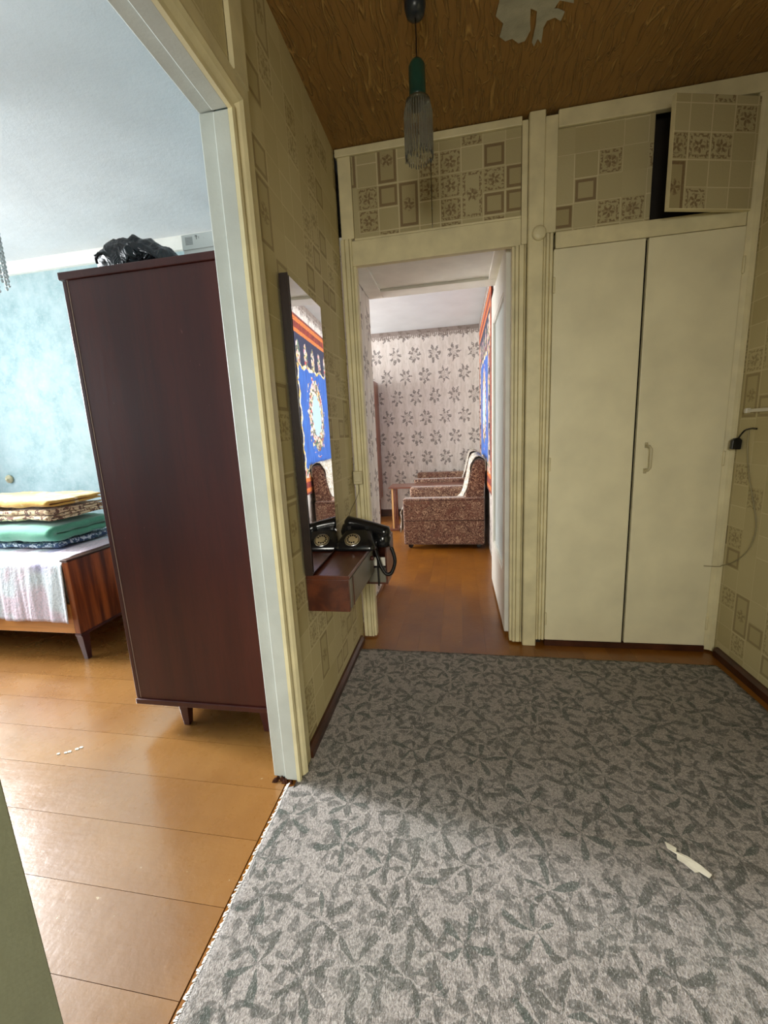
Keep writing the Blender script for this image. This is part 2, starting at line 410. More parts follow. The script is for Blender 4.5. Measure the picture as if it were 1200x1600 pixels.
# ------------------------------------------------------------------ mesh helpers
class MB:
    def __init__(s): s.v = []; s.f = []; s.mi = []
    def add(s, vs, fs, m=0):
        o = len(s.v); s.v += [tuple(v) for v in vs]
        for f in fs: s.f.append(tuple(i + o for i in f)); s.mi.append(m)
        return s
    def box(s, x0, x1, y0, y1, z0, z1, m=0):
        if x0 > x1: x0, x1 = x1, x0
        if y0 > y1: y0, y1 = y1, y0
        vs = [(x0, y0, z0), (x1, y0, z0), (x1, y1, z0), (x0, y1, z0), (x0, y0, z1), (x1, y0, z1), (x1, y1, z1), (x0, y1, z1)]
        return s.add(vs, [(0, 3, 2, 1), (4, 5, 6, 7), (0, 1, 5, 4), (1, 2, 6, 5), (2, 3, 7, 6), (3, 0, 4, 7)], m)
    def taper(s, cx, cy, z0, z1, a0, b0, a1, b1, m=0, ox=0, oy=0):   # (a0,b0) half sizes at z0, (a1,b1) at z1, shifted by ox,oy at z0
        vs = [(cx + ox + sx * a0, cy + oy + sy * b0, z0) for sx, sy in ((-1, -1), (1, -1), (1, 1), (-1, 1))] + \
             [(cx + sx * a1, cy + sy * b1, z1) for sx, sy in ((-1, -1), (1, -1), (1, 1), (-1, 1))]
        return s.add(vs, [(0, 3, 2, 1), (4, 5, 6, 7), (0, 1, 5, 4), (1, 2, 6, 5), (2, 3, 7, 6), (3, 0, 4, 7)], m)
    def prism(s, pts, axis, a, b, m=0):     # polygon pts (2D) extruded along axis from a to b
        def P(p, t): return {'x': (t, p[0], p[1]), 'y': (p[0], t, p[1]), 'z': (p[0], p[1], t)}[axis]
        n = len(pts)
        vs = [P(p, a) for p in pts] + [P(p, b) for p in pts]
        fs = [tuple(range(n)), tuple(range(2 * n - 1, n - 1, -1))] + [(i, i + n, (i + 1) % n + n, (i + 1) % n) for i in range(n)]
        return s.add(vs, fs, m)
    def lathe(s, cx, cy, prof, n=20, m=0, axis='z'):    # prof list of (r, h)
        vs = []; fs = []
        for r, h in prof:
            for i in range(n):
                t = 2 * math.pi * i / n; a, b = r * math.cos(t), r * math.sin(t)
                vs.append((cx + a, cy + b, h) if axis == 'z' else ((cx + a, h, cy + b) if axis == 'y' else (h, cx + a, cy + b)))
        for k in range(len(prof) - 1):
            for i in range(n):
                j = (i + 1) % n
                fs.append((k * n + i, k * n + j, (k + 1) * n + j, (k + 1) * n + i))
        fs.append(tuple(range(n - 1, -1, -1))); fs.append(tuple((len(prof) - 1) * n + i for i in range(n)))
        return s.add(vs, fs, m)
    def tube(s, path, r, n=8, m=0):
        P = [Vector(p) for p in path]; vs = []; fs = []; up = Vector((0, 0, 1)); last = None
        for i, p in enumerate(P):
            t = (P[min(i + 1, len(P) - 1)] - P[max(i - 1, 0)]).normalized()
            if last is None:
                a = t.cross(up)
                if a.length < .1: a = t.cross(Vector((1, 0, 0)))
            else: a = last - t * last.dot(t)
            a.normalize(); last = a; b = t.cross(a)
            rad = r[i] if isinstance(r, (list, tuple)) else r
            for k in range(n):
                q = 2 * math.pi * k / n; vs.append(p + (a * math.cos(q) + b * math.sin(q)) * rad)
        for i in range(len(P) - 1):
            for k in range(n):
                j = (k + 1) % n; fs.append((i * n + k, i * n + j, (i + 1) * n + j, (i + 1) * n + k))
        fs.append(tuple(range(n - 1, -1, -1))); fs.append(tuple((len(P) - 1) * n + k for k in range(n)))
        return s.add(vs, fs, m)
    def grid(s, fn, nu, nv, m=0, flip=False):
        vs = [fn(i / nu, j / nv) for j in range(nv + 1) for i in range(nu + 1)]
        fs = []
        for j in range(nv):
            for i in range(nu):
                q = (j * (nu + 1) + i, j * (nu + 1) + i + 1, (j + 1) * (nu + 1) + i + 1, (j + 1) * (nu + 1) + i)
                fs.append(q[::-1] if flip else q)
        return s.add(vs, fs, m)
    def ball(s, c, r, nu=12, nv=8, m=0, fn=None):
        r = r if isinstance(r, tuple) else (r, r, r)
        vs = [(c[0], c[1], c[2] - r[2])]
        for j in range(1, nv):
            ph = math.pi * j / nv - math.pi / 2
            for i in range(nu):
                t = 2 * math.pi * i / nu
                vs.append((c[0] + r[0] * math.cos(ph) * math.cos(t), c[1] + r[1] * math.cos(ph) * math.sin(t), c[2] + r[2] * math.sin(ph)))
        vs.append((c[0], c[1], c[2] + r[2])); L = len(vs) - 1
        if fn: vs = [fn(Vector(v)) for v in vs]
        fs = [(0, 1 + (i + 1) % nu, 1 + i) for i in range(nu)]
        for j in range(nv - 2):
            for i in range(nu):
                a = 1 + j * nu
                fs.append((a + i, a + (i + 1) % nu, a + nu + (i + 1) % nu, a + nu + i))
        a = 1 + (nv - 2) * nu
        fs += [(a + i, a + (i + 1) % nu, L) for i in range(nu)]
        return s.add(vs, fs, m)
    def build(s, name, mats, parent=None, origin=(0, 0, 0), smooth=False, bevel=0, seg=2, sub=0, norm=True):
        o0 = Vector(origin)
        if parent is not None:
            o0 = Vector((0, 0, 0)); q = parent
            while q: o0 += q.location; q = q.parent
        me = bpy.data.meshes.new(name)
        me.from_pydata([tuple(Vector(v) - o0) for v in s.v], [], s.f)
        for m in (mats if isinstance(mats, (list, tuple)) else [mats]): me.materials.append(m)
        for p, k in zip(me.polygons, s.mi): p.material_index = k; p.use_smooth = smooth
        if norm:
            b = bmesh.new(); b.from_mesh(me); bmesh.ops.recalc_face_normals(b, faces=b.faces); b.to_mesh(me); b.free()
        o = bpy.data.objects.new(name, me); COL.objects.link(o)
        if parent is not None: o.parent = parent
        else: o.location = o0
        if bevel:
            md = o.modifiers.new('bevel', 'BEVEL'); md.width = bevel; md.segments = seg; md.limit_method = 'ANGLE'
            md.angle_limit = R(40)
            if not smooth:
                for p in me.polygons: p.use_smooth = False
        if sub:
            md = o.modifiers.new('sub', 'SUBSURF'); md.levels = sub; md.render_levels = sub
        return o
def tag(o, label, cat, group=None, kind=None):
    o['label'] = label; o['category'] = cat
    if group: o['group'] = group
    if kind: o['kind'] = kind
    return o
def thing(name, loc, label, cat, group=None):
    o = bpy.data.objects.new(name, None); COL.objects.link(o); o.location = loc; o.empty_display_size = .05
    return tag(o, label, cat, group)
def struct(o, label=None, cat=None):
    o['kind'] = 'structure'
    if label: o['label'] = label
    if cat: o['category'] = cat
    return o
def bx(name, mats, b, parent=None, origin=(0, 0, 0), bevel=0.0, **k):
    return MB().box(*b).build(name, mats, parent, origin, bevel=bevel, **k)
def frac(x, y, z, s=1.0, seed=0.0):
    return noise.noise(Vector((x * s + seed, y * s - seed, z * s + seed * .5)))

XL, XR, YB, H = -.5735, 1.283, 2.2214, 2.56
# ================================================================== SETTING
# floor: slab under three rooms, boards on top of it as pieces
floor = struct(bx('floor', brown_p, (-4.35, 1.5, -2.6, 6.1, -.09, -.022)), 'painted board floor running through bedroom, hall and living room', 'floor')
def add_plank(mesh_cache, key, b, mat):
    x0, x1, y0, y1 = b; w, d = x1 - x0, y1 - y0
    k = (round(w, 3), round(d, 3), mat.name)
    if k not in mesh_cache:
        o = MB().box(0, w, 0, d, -.022, 0).build('plank', mat, None, bevel=0)
        mesh_cache[k] = o.data; o.parent = floor; o.location = (x0, y0, 0); return
    o = bpy.data.objects.new('plank', mesh_cache[k]); COL.objects.link(o); o.parent = floor; o.location = (x0, y0, 0)
cache = {}
y = 2.76
while y > -1.25:
    add_plank(cache, 0, (-4.2, -.617, y - .1803, y), fl_bed); y -= .1815
x = -.613; i = 0
while x < 1.28:
    add_plank(cache, 0, (x, x + .1245, 2.05, 5.90), fl_hall)
    add_plank(cache, 0, (x, x + .1245, -1.45, 2.049), fl_hall)
    x += .125
x = -.613 - .125
while x > -3.7:
    add_plank(cache, 0, (x, x + .1245, 3.115, 5.90), fl_hall); x -= .125

# partition between hall and bedroom, with the doorway (y .345-1.16)
m = MB()
def wallbox(m, b, faces):   # faces: dict of normal-> slot
    x0, x1, y0, y1, z0, z1 = b
    vs = [(x0, y0, z0), (x1, y0, z0), (x1, y1, z0), (x0, y1, z0), (x0, y0, z1), (x1, y0, z1), (x1, y1, z1), (x0, y1, z1)]
    F = {'-z': (0, 3, 2, 1), '+z': (4, 5, 6, 7), '-y': (0, 1, 5, 4), '+x': (1, 2, 6, 5), '+y': (2, 3, 7, 6), '-x': (3, 0, 4, 7)}
    for k, f in F.items(): m.add(vs, [f], faces.get(k, 0))
for b in ((-.656, XL, -2.5, .325, 0, H), (-.656, XL, 1.18, 2.23, 0, H), (-.656, XL, .325, 1.18, 2.06, H)):
    wallbox(m, b, {'+x': 0, '-x': 1, '-y': 1, '+y': 1, '-z': 1})
struct(m.build('wall_left', [hw_y, teal_m]), 'papered partition between hall and bedroom with wide doorway', 'wall')
m = MB(); wallbox(m, (-.656, -.607, 2.23, 3.112, 0, H), {'+x': 0, '-x': 1})
struct(m.build('wall_passage', [lw_y, teal_m]), 'rose papered side wall of the passage to the living room', 'wall')
struct(bx('wall_right', hw_y, (XR, XR + .1, -2.5, 2.95, 0, H)), 'patterned beige wall right of the cupboard', 'wall')
struct(bx('wall_bedroom_back', teal_m, (-4.3, -.657, 2.78, 2.94, 0, H)), 'mottled pale teal wall behind bed and wardrobe', 'wall')
struct(bx('wall_living_near', lw_x, (-3.7, -.657, 2.945, 3.112, 0, H)), None, None)
struct(bx('wall_living_back', lw_x, (-3.7, .45, 5.9, 6.0, 0, H)), 'far living room wall papered with grey rose bouquets', 'wall')
m = MB(); wallbox(m, (.303, .45, 2.96, 5.9, 0, H), {})
struct(m.build('wall_living_right', lw_y), 'living room wall behind the blue tapestry', 'wall')
struct(bx('wall_bedroom_near', teal_m, (-4.3, -.657, -1.4, -1.3, 0, H)))
# window walls (openings with frames)
def window_wall(name, wname, x, y0, y1, wy0, wy1, wz0, wz1, mat):
    m = MB()
    for b in ((x - .1, x, y0, wy0, 0, H), (x - .1, x, wy1, y1, 0, H), (x - .1, x, wy0, wy1, 0, wz0), (x - .1, x, wy0, wy1, wz1, H)): m.box(*b)
    struct(m.build(name, mat))
    w = bpy.data.objects.new(wname, None); COL.objects.link(w); w.location = (x - .05, wy0, wz0); struct(w)
    f = MB(); X0, X1 = x - .08, x - .04; t = .05
    for b in ((X0, X1, wy0, wy1, wz0, wz0 + t), (X0, X1, wy0, wy1, wz1 - t, wz1), (X0, X1, wy0, wy0 + t, wz0, wz1), (X0, X1, wy1 - t, wy1, wz0, wz1),
              (X0, X1, (wy0 + wy1) / 2 - t / 2, (wy0 + wy1) / 2 + t / 2, wz0, wz1)): f.box(*b)
    f.build('window_frame', white_p, w)
    bx('window_sill', white_p, (x - .03, x + .1, wy0 - .05, wy1 + .05, wz0 - .04, wz0 - .005), w)
window_wall('wall_bedroom_left', 'window_1', -4.2, -1.3, 2.78, -.2, 2.2, .8, 2.3, teal_m)
window_wall('wall_living_left', 'window_2', -3.6, 3.112, 5.9, 3.7, 5.6, .8, 2.2, lw_y)
struct(bx('wall_hall_near', hw_x, (XL - .08, XR + .1, -1.6, -1.5, 0, H)))
# ceilings
hall_ceiling = struct(MB().grid(lambda u, v: (-.66 + u * 2.05, -2.5 + v * 4.75, H + .002 * frac(u * 9, v * 20, 0)), 40, 60, flip=True).build('ceiling', ceil_m, norm=False),
       'brown embossed paper ceiling of the hall', 'ceiling')
struct(bx('ceiling', whitewash, (-4.3, -.657, -1.4, 2.9, H, H + .1)), 'whitewashed bedroom ceiling', 'ceiling')
struct(bx('ceiling', whitewash, (-3.7, .45, 3.112, 6.0, H, H + .1)), 'whitewashed living room ceiling', 'ceiling')
struct(bx('ceiling_slab', whitewash, (-.656, 1.4, -2.6, 3.11, H + .012, H + .1)))
# peeled patch on the hall ceiling
pts = [(.14, 1.55), (.157, 1.673), (.150, 1.72), (.178, 1.753), (.170, 1.80), (.192, 1.822), (.215, 1.818), (.24, 1.842), (.262, 1.838), (.275, 1.80), (.268, 1.765), (.262, 1.72),
       (.285, 1.735), (.290, 1.79), (.288, 1.85), (.298, 1.868), (.306, 1.84), (.322, 1.862), (.318, 1.80), (.325, 1.778), (.35, 1.772), (.372, 1.79), (.378, 1.76), (.355, 1.745), (.34, 1.74),
       (.352, 1.715), (.40, 1.735), (.385, 1.66), (.36, 1.56), (.25, 1.50)]
m = MB(); m.prism(pts, 'z', H - .0045, H - .002)
m.build('plaster_patch', plaster_m, hall_ceiling)
# coving in the bedroom, white strip
struct(bx('trim_1', white_p, (-4.2, -.657, 2.755, 2.78, 2.475, H)), 'white strip along the top of the teal wall', 'trim')
# baseboards
struct(MB().prism([(XL, 0), (XL + .022, 0), (XL + .022, .035), (XL + .012, .05), (XL, .05)], 'y', 1.268, 2.15).build('baseboard_left', brown_p, bevel=.002))
struct(MB().prism([(XR, 0), (XR - .022, 0), (XR - .022, .035), (XR - .012, .05), (XR, .05)], 'y', -2.4, 2.17).build('baseboard_right', brown_p, bevel=.002))
struct(bx('baseboard_back', brown_p, (-3.6, .30, 5.875, 5.9, 0, .10)))
struct(bx('baseboard_bedroom', brown_p, (-4.2, -.657, 2.757, 2.78, 0, .08)))
struct(bx('baseboard_passage', fl_hall, (-.607, -.590, 2.26, 3.1, 0, .022)))

# doorway casing hall-bedroom
y0, y1, zt = .345, 1.16, 2.044
# profile across the casing: (distance from opening edge, height off wall)
prof = [(0, 0), (0, .012), (.012, .014), (.022, .006), (.034, .018), (.046, .024), (.058, .020), (.066, .014), (.107, .012), (.107, 0)]
m = MB(); n = len(prof); vs = []
corners = [(y0, zt, -1, 1), (y1, zt, 1, 1), (y1, 0, 1, 0)]
for cy, cz, sy, sz in corners:
    for a, b in prof: vs.append((XL + b, cy + sy * a, cz + sz * a))
fs = []
for k in range(2):
    for i in range(n - 1): fs.append((k * n + i, k * n + i + 1, (k + 1) * n + i + 1, (k + 1) * n + i))
fs.append(tuple(range(n))); fs.append(tuple(2 * n + i for i in range(n)))
m.add(vs, fs)
m.box(XL + .002, XL + .016, 1.192, 1.267, zt + .108, H)
struct(m.build('trim_2', cream), 'cream moulded casing round the bedroom doorway', 'trim')
m = MB()
m.box(-.618, XL + .002, y1, y1 + .02, 0.012, zt); m.box(-.664, -.618, y1 + .010, y1 + .03, 0.012, zt + .008)
m.box(-.618, XL + .002, y0, y1, zt, zt + .016); m.box(-.664, -.618, y0, y1 + .03, zt + .010, zt + .03)
struct(m.build('trim_3', jamb_w, bevel=.003), 'white stepped jamb lining of the bedroom doorway', 'trim')
m = MB(); m.box(-.618, XL + .002, y0 - .02, y0, 0.012, zt); m.box(-.664, -.618, y0 - .03, y0 - .010, 0.012, zt)
m.box(XL + .001, XL + .012, y0 - .107, y0, .012, zt)
struct(m.build('trim_4', grey_g, bevel=.002), 'greyish green board at the near side of the bedroom doorway', 'trim')
m = MB()
for q in range(14):
    yy = random.uniform(1.155, 1.175); xx = random.uniform(-.665, -.585); m.taper(xx, yy, 0, random.uniform(.008, .018), .006, .004, .002, .002)
o = m.build('trim_5', brown_p); struct(o, 'crumbled dark foot of the doorway jamb', 'trim')

# ================================================================== BUILT-IN CUPBOARD
cup = thing('built_in_cupboard', (.85, 2.22, 0), 'cream built-in cupboard wall with papered lockers above the far doorway', 'cupboard')
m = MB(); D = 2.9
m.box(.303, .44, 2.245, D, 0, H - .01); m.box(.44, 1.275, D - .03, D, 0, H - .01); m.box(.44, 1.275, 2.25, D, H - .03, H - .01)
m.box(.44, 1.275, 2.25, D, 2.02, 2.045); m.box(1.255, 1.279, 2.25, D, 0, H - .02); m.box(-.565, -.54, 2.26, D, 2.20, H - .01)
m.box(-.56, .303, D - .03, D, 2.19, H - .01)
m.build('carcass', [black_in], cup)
m = MB(); m.box(.298, .3025, 2.245, 3.05, 0, 2.15); m.build('side_panel', cream, cup)
# soffit over the passage
m = MB(); m.box(-.604, .296, 2.245, 3.115, 2.162, 2.185)
m.build('soffit_panel', white_p, cup)
m = MB()
m.box(-.604, -.50, 2.245, 3.115, 2.145, 2.162); m.box(-.50, .296, 2.98, 3.115, 2.145, 2.162); m.box(.215, .296, 2.245, 2.98, 2.145, 2.162)
m.build('soffit_frame', white_p, cup, bevel=.003)
bx('end_panel', whitewash, (-.604, .296, 3.09, 3.112, 2.186, H - .005), cup)
def fluted(name, x0, x1, z0, z1, flutes, proud=.018, yb=YB + .024):
    m = MB(); pr = [(x0, yb)]
    xs = [x0] + [q for f in flutes for q in f] + [x1]
    pr.append((x0, yb - .024 - proud + .006)); pr.append((x0 + .004, YB - proud))
    for f in flutes:
        c = (f[0] + f[1]) / 2
        pr += [(f[0], YB - proud), (c, YB - proud + .010), (f[1], YB - proud)]
    pr += [(x1 - .004, YB - proud), (x1, YB - proud + .006), (x1, yb)]
    m.prism(pr, 'z', z0, z1)
    return m.build(name, cream, cup)
fluted('post', -.566, -.506, .012, 2.16, [(-.546, -.540), (-.522, -.517)], .006)
fluted('door_lining', .283, .334, .012, 2.035, [(.298, .303), (.322, .328)], .006)
fluted('post', .337, .407, .002, H - .004, [], .024)
fluted('door_lining', .409, .454, .03, 2.07, [(.418, .424), (.434, .440)], .006)
bx('post', cream, (.309, .3355, YB - .008, YB + .02, 2.036, H - .02), cup, bevel=.003)
bx('post', cream, (.4085, .462, YB - .008, YB + .02, 2.071, H - .02), cup, bevel=.003)
# inner doorway frame edge
bx('door_lining', cream, (-.5055, -.492, YB + .002, YB + .05, .012, 2.035), cup, bevel=.002)
bx('door_lining', cream, (.270, .2825, YB + .004, YB + .05, .012, 2.035), cup, bevel=.002)
# rails
bx('rail', cream, (-.506, .3085, YB - .004, YB + .03, 2.035, 2.150), cup, bevel=.003)
bx('rail', cream, (-.566, .3085, YB - .010, YB + .02, 2.522, H - .004), cup, bevel=.003)
bx('rail', cream, (-.556, -.491, YB - .006, YB + .02, 2.1605, 2.5215), cup, bevel=.003)
bx('rail', cream, (.4625, 1.279, YB - .010, YB + .02, 2.488, H - .004), cup, bevel=.003)
bx('rail', cream, (.4625, 1.240, YB - .006, YB + .03, 2.000, 2.070), cup, bevel=.003)
bx('rail', cream, (-.4905, .3085, YB - .0035, YB + .02, 2.1505, 2.1600), cup, bevel=.002)
m = MB(); m.prism([(1.242, YB + .02), (1.242, YB - .006), (1.262, YB - .012), (1.272, YB - .022), (1.281, YB - .022), (1.281, YB + .02)], 'z', .012, 2.487)
m.build('stile', cream, cup)
# locker doors over the passage (papered), fixed
def locker(x0, x1, z0, z1, name='locker_door', par=cup):
    return bx(name, hw_x, (x0, x1, YB + .002, YB + .02, z0, z1), par, bevel=.001)
locker(-.4895, -.104, 2.161, 2.521); locker(-.1015, .3075, 2.161, 2.521)
locker(.4635, .8585, 2.072, 2.486)
# the one ajar: built about its hinge on the right
dj = MB().box(-.380, 0, -.018, 0, 0, .412).build('locker_door', hw_x, None, bevel=.001)
dj.parent = cup; dj.location = (1.238 - .85, YB - .002 - 2.22, 2.055); dj.rotation_euler = (0, 0, R(16.5))
dj['label'] = 'papered locker door standing ajar'
e = MB().box(-.382, -.379, -.019, .001, -.002, .414).box(-.382, .002, -.019, .001, -.003, .001).build('edge_strip', cream, None)
e.parent = dj
# wardrobe style doors
for x0, x1, hx in ((.4555, .8455, 1), (.8575, 1.2395, 2)):
    d = bx('cupboard_door', cream_d, (x0, x1, YB - .012, YB + .012, .034, 1.996), cup, bevel=.003)
    hinge_x = x0 + .002 if hx == 1 else x1 + .0005
    for hz in (.16, 1.0, 1.84):
        MB().lathe(hinge_x, YB - .016, [(.0045, hz - .035), (.0055, hz - .03), (.0055, hz + .03), (.0045, hz + .035)], 8).build('hinge', cream, d, smooth=True)
    if hx == 2:
        m = MB()
        hxx, hz = .902, 1.015
        m.box(hxx - .006, hxx + .006, YB - .018, YB - .0125, hz + .05, hz + .075); m.box(hxx - .006, hxx + .006, YB - .018, YB - .0125, hz - .075, hz - .05)
        m.tube([(hxx, YB - .013, hz + .06), (hxx + .003, YB - .04, hz + .058), (hxx + .010, YB - .046, hz + .045), (hxx + .010, YB - .046, hz - .045), (hxx + .003, YB - .04, hz - .058), (hxx, YB - .013, hz - .06)], .0065, 8)
        m.build('handle', ivory, d, smooth=True)
bx('plinth', brown_p, (.4555, 1.24, YB - .014, YB + .02, 0.001, .032), cup)
MB().lathe(.385, 2.066, [(.031, YB - .0245), (.031, YB - .034), (.024, YB - .040), (.01, YB - .042)], 24, axis='y').build('rosette', cream, cup, smooth=True)
bx('shade_board', black_in, (.45, 1.25, 2.30, 2.31, 2.05, 2.52), cup)  # black sheet added inside the lockers so the open gap looks shaded

# ================================================================== LIVING ROOM DOOR
d1 = bpy.data.objects.new('door_1', None); COL.objects.link(d1); d1.location = (.283, 2.28, 0); struct(d1, 'white glazed door folded open against the passage wall', 'door')
m = MB(); X0, X1, Y0, Y1 = .250, .288, 2.30, 3.19; zb, ztp = .03, 2.085
g = (2.40, 3.075, .36, 1.90)
m.box(X0, X1, Y0, g[0], zb, ztp); m.box(X0, X1, g[1], Y1, zb, ztp); m.box(X0, X1, g[0], g[1], zb, g[2]); m.box(X0, X1, g[0], g[1], g[3], ztp)
m.build('leaf', white_p, d1, bevel=.002)
bx('pane', pane_m, (X0 + .016, X0 + .021, g[0] - .001, g[1] + .001, g[2] - .001, g[3] + .001), d1)
m = MB()
for b in ((g[0], g[0] + .012, g[2], g[3]), (g[1] - .012, g[1], g[2], g[3]), (g[0], g[1], g[2], g[2] + .012), (g[0], g[1], g[3] - .012, g[3])): m.box(X0 + .004, X0 + .0155, *b)
m.build('glazing_bead', white_p, d1)

# ================================================================== CARPET
def cpt(u, v):
    yy = -1.4 + v * (2.075 + 1.4); xx = -.598 + u * (1.225 + .598)
    if u == 0:
        xx += .006 * frac(yy * 12, 1, 0) + .004 * frac(yy * 40, 2, 0)
        if yy > 1.15: xx = -.545 - .002
    if u == 1: xx += .008 * frac(yy * 6, 5, 0)
    if v == 1: yy += .008 * frac(xx * 8, 3, 0) + .004 * frac(xx * 40, 3, 0) - .012 * u
    return (xx, yy, .009 + .0012 * frac(xx * 5, yy * 5, 0))
m = MB(); m.grid(cpt, 90, 140)
NU, NV = 90, 140
ring = [i for i in range(NU + 1)] + [(j * (NU + 1) + NU) for j in range(1, NV + 1)] + [NV * (NU + 1) + i for i in range(NU - 1, -1, -1)] + [j * (NU + 1) for j in range(NV - 1, 0, -1)]
low = [(m.v[i][0], m.v[i][1], .0008) for i in ring]; base = len(m.v); L = len(ring)
m.v += low
for i in range(L): m.f.append((ring[i], ring[(i + 1) % L], base + (i + 1) % L, base + i)); m.mi.append(0)
cp = tag(m.build('carpet', carpet_m, smooth=True), 'grey carpet runner with dark green leaf pattern on the hall floor', 'carpet')
m = MB()
yy = -.2
while yy < 1.15:
    xx = -.598 + .006 * frac(yy * 12, 1, 0); a = random.uniform(-.6, .6); l = random.uniform(.005, .013)
    m.taper(xx + .001, yy, .001, .010, .0015, .0022, .001, .001, 0, -l, a * l); yy += random.uniform(.003, .006)
fr_o = m.build('frayed_edge', MAT('pale_backing_fibres', paint((.62, .60, .54), .1), rough=.95), cp); fr_o['kind'] = 'stuff'; fr_o['label'] = 'pale frayed backing along the carpet edge'
# paper scrap
sp = [(.563, 1.088), (.585, 1.072), (.580, 1.062), (.603, 1.052), (.625, 1.030), (.640, 1.008), (.628, .998), (.612, 1.012), (.600, 1.008), (.585, 1.030), (.572, 1.040), (.578, 1.055), (.560, 1.068)]
m = MB(); n = len(sp)
tp = [(a, b, .0125 + .004 * abs(frac(a * 60, b * 60, 0))) for a, b in sp]; bt = [(a, b, z - .0012) for a, b, z in tp]
m.add(tp + bt, [tuple(range(n)), tuple(range(2 * n - 1, n - 1, -1))] + [(i, (i + 1) % n, (i + 1) % n + n, i + n) for i in range(n)])
tag(m.build('paper_scrap', paper_m, origin=(.6, 1.04, .012)), 'torn white paper scrap lying on the carpet', 'paper scrap')
for i, (px, py) in enumerate([(-1.592, 1.176), (-1.567, 1.185), (-1.556, 1.192), (-1.538, 1.208), (-1.528, 1.218)]):
    m = MB(); s = random.uniform(.006, .011)
    m.prism([(px - s, py), (px - s * .2, py - s * .7), (px + s, py - s * .2), (px + s * .6, py + s * .6), (px - s * .3, py + s * .7)], 'z', .0006, .0026)
    tag(m.build('paint_chip', chip_m, origin=(px, py, 0)), ('leftmost', 'second from left', 'middle', 'second from right', 'rightmost')[i] + ' of the five tiny pale chips on the ochre bedroom floor', 'paint chip', 'pale chips on the bedroom floor')

# ================================================================== MIRROR, SHELF, TELEPHONE
mir = thing('wall_mirror', (-.5485, 1.748, .70), 'tall narrow wall mirror with dark wooden back above telephone shelf', 'mirror')
dk = MAT('near_black_stained_wood', paint((.014, .006, .004), .2), rough=.4)
bx('backboard', dk, (XL + .001, -.549, 1.385, 1.748, .690, 1.722), mir, bevel=.002)
bx('glass', mirror_m, (-.5488, -.5455, 1.390, 1.743, .700, 1.717), mir)
m = MB(); m.box(XL - .003, -.5465, 1.3795, 1.3845, .69, 1.724); m.build('side_strip', dk, mir)
mir.rotation_euler = (0, 0, R(1.8))      # the near edge stands a little off the wall

sh = thing('telephone_shelf', (-.49, 1.65, .54), 'reddish wooden wall shelf with drawer under the mirror', 'shelf')
m = MB(); x0, x1, ys, ye, z0, z1 = XL + .001, -.408, 1.40, 1.868, .540, .684
m.box(x0, x1, ys, ys + .018, z0, z1 - .016); m.box(x0, x1, ye - .018, ye, z0, z1 - .016); m.box(x0, x1 - .012, ys + .018, ye - .018, z0, z0 + .014); m.box(x0, x0 + .014, ys + .018, ye - .018, z0 + .014, z1 - .016)
m.build('case', shelf_m, sh, bevel=.002)
bx('top', shelf_m, (x0, x1 + .004, ys - .002, ye, z1 - .0155, z1), sh, bevel=.002)
dr = bx('drawer', grey_pl, (x1 - .012, x1 + .002, ys + .022, ye - .022, z0 + .006, z1 - .022), sh, bevel=.002)
bx('divider', shelf_m, (x1 + .0025, x1 + .005, ys + .055, ys + .060, z0 + .006, z1 - .022), dr)
MB().lathe(1.79, .63, [(.010, x1 + .0025), (.012, x1 + .012), (.006, x1 + .018)], 14, axis='x').build('knob', shelf_m, dr, smooth=True)
b2 = thing('telephone_box', (-.45, 1.98, .45), 'small dark wooden box with white label behind the shelf, under the handset', 'box')
m = MB(); X0, X1, Y0, Y1, Z0, Z1 = XL + .001, -.348, 1.888, 2.10, .462, .682
m.box(X0, X1, Y0 + .01, Y1, Z0, Z0 + .012); m.box(X0, X1, Y0, Y1, Z1 - .014, Z1); m.box(X0, X0 + .014, Y0, Y1, Z0 + .012, Z1 - .014)
m.box(-.4575, -.442, Y0, Y1, Z0 + .012, Z1 - .014); m.box(X1 - .008, X1, Y0, Y1, Z0 + .012, Z1 - .014); m.box(X0 + .014, X1 - .008, Y1 - .01, Y1, Z0 + .012, Z1 - .014)
m.build('case', shelf_m, b2, bevel=.0015)
bx('panel', grey_pl, (-.441, X1 - .009, Y0 + .004, Y0 + .012, Z0 + .013, Z0 + .088), b2)
bx('label', white_pl, (-.441, X1 - .009, Y0 + .004, Y0 + .012, Z0 + .098, Z0 + .140), b2)
bx('bar', black_pl, (-.441, X1 - .009, Y0 + .001, Y0 + .010, Z0 + .0885, Z0 + .0975), b2)

ph = thing('telephone', (-.46, 1.82, .685), 'old black rotary telephone with coiled cord on the wooden shelf', 'telephone')
zt0 = .6855
m = MB()
# wedge body lofted from rounded rectangles
def rrect(cx, cy, a, b, r, n=5):
    P = []
    for sx, sy, t0 in ((1, 1, 0), (-1, 1, 90), (-1, -1, 180), (1, -1, 270)):
        for k in range(n + 1):
            t = R(t0 + 90 * k / n); P.append((cx + sx * (a - r) + r * math.cos(t), cy + sy * (b - r) + r * math.sin(t)))
    return P
rings = [(0, .092, .095, 0), (.012, .094, .098, 0), (.030, .088, .090, .006), (.050, .074, .070, .020), (.070, .062, .045, .036), (.078, .055, .036, .04)]
vs = []; n = 0
for dz, a, b, sh_y in rings:
    P = rrect(-.462, 1.81 + sh_y, a, b, .025)
    n = len(P)
    vs += [(p[0], p[1], zt0 + dz) for p in P]
fs = [(k * n + i, k * n + (i + 1) % n, (k + 1) * n + (i + 1) % n, (k + 1) * n + i) for k in range(len(rings) - 1) for i in range(n)]
fs += [tuple(range(n)), tuple((len(rings) - 1) * n + i for i in range(n))]
m.add(vs, fs); m.build('body', black_pl, ph, smooth=True)
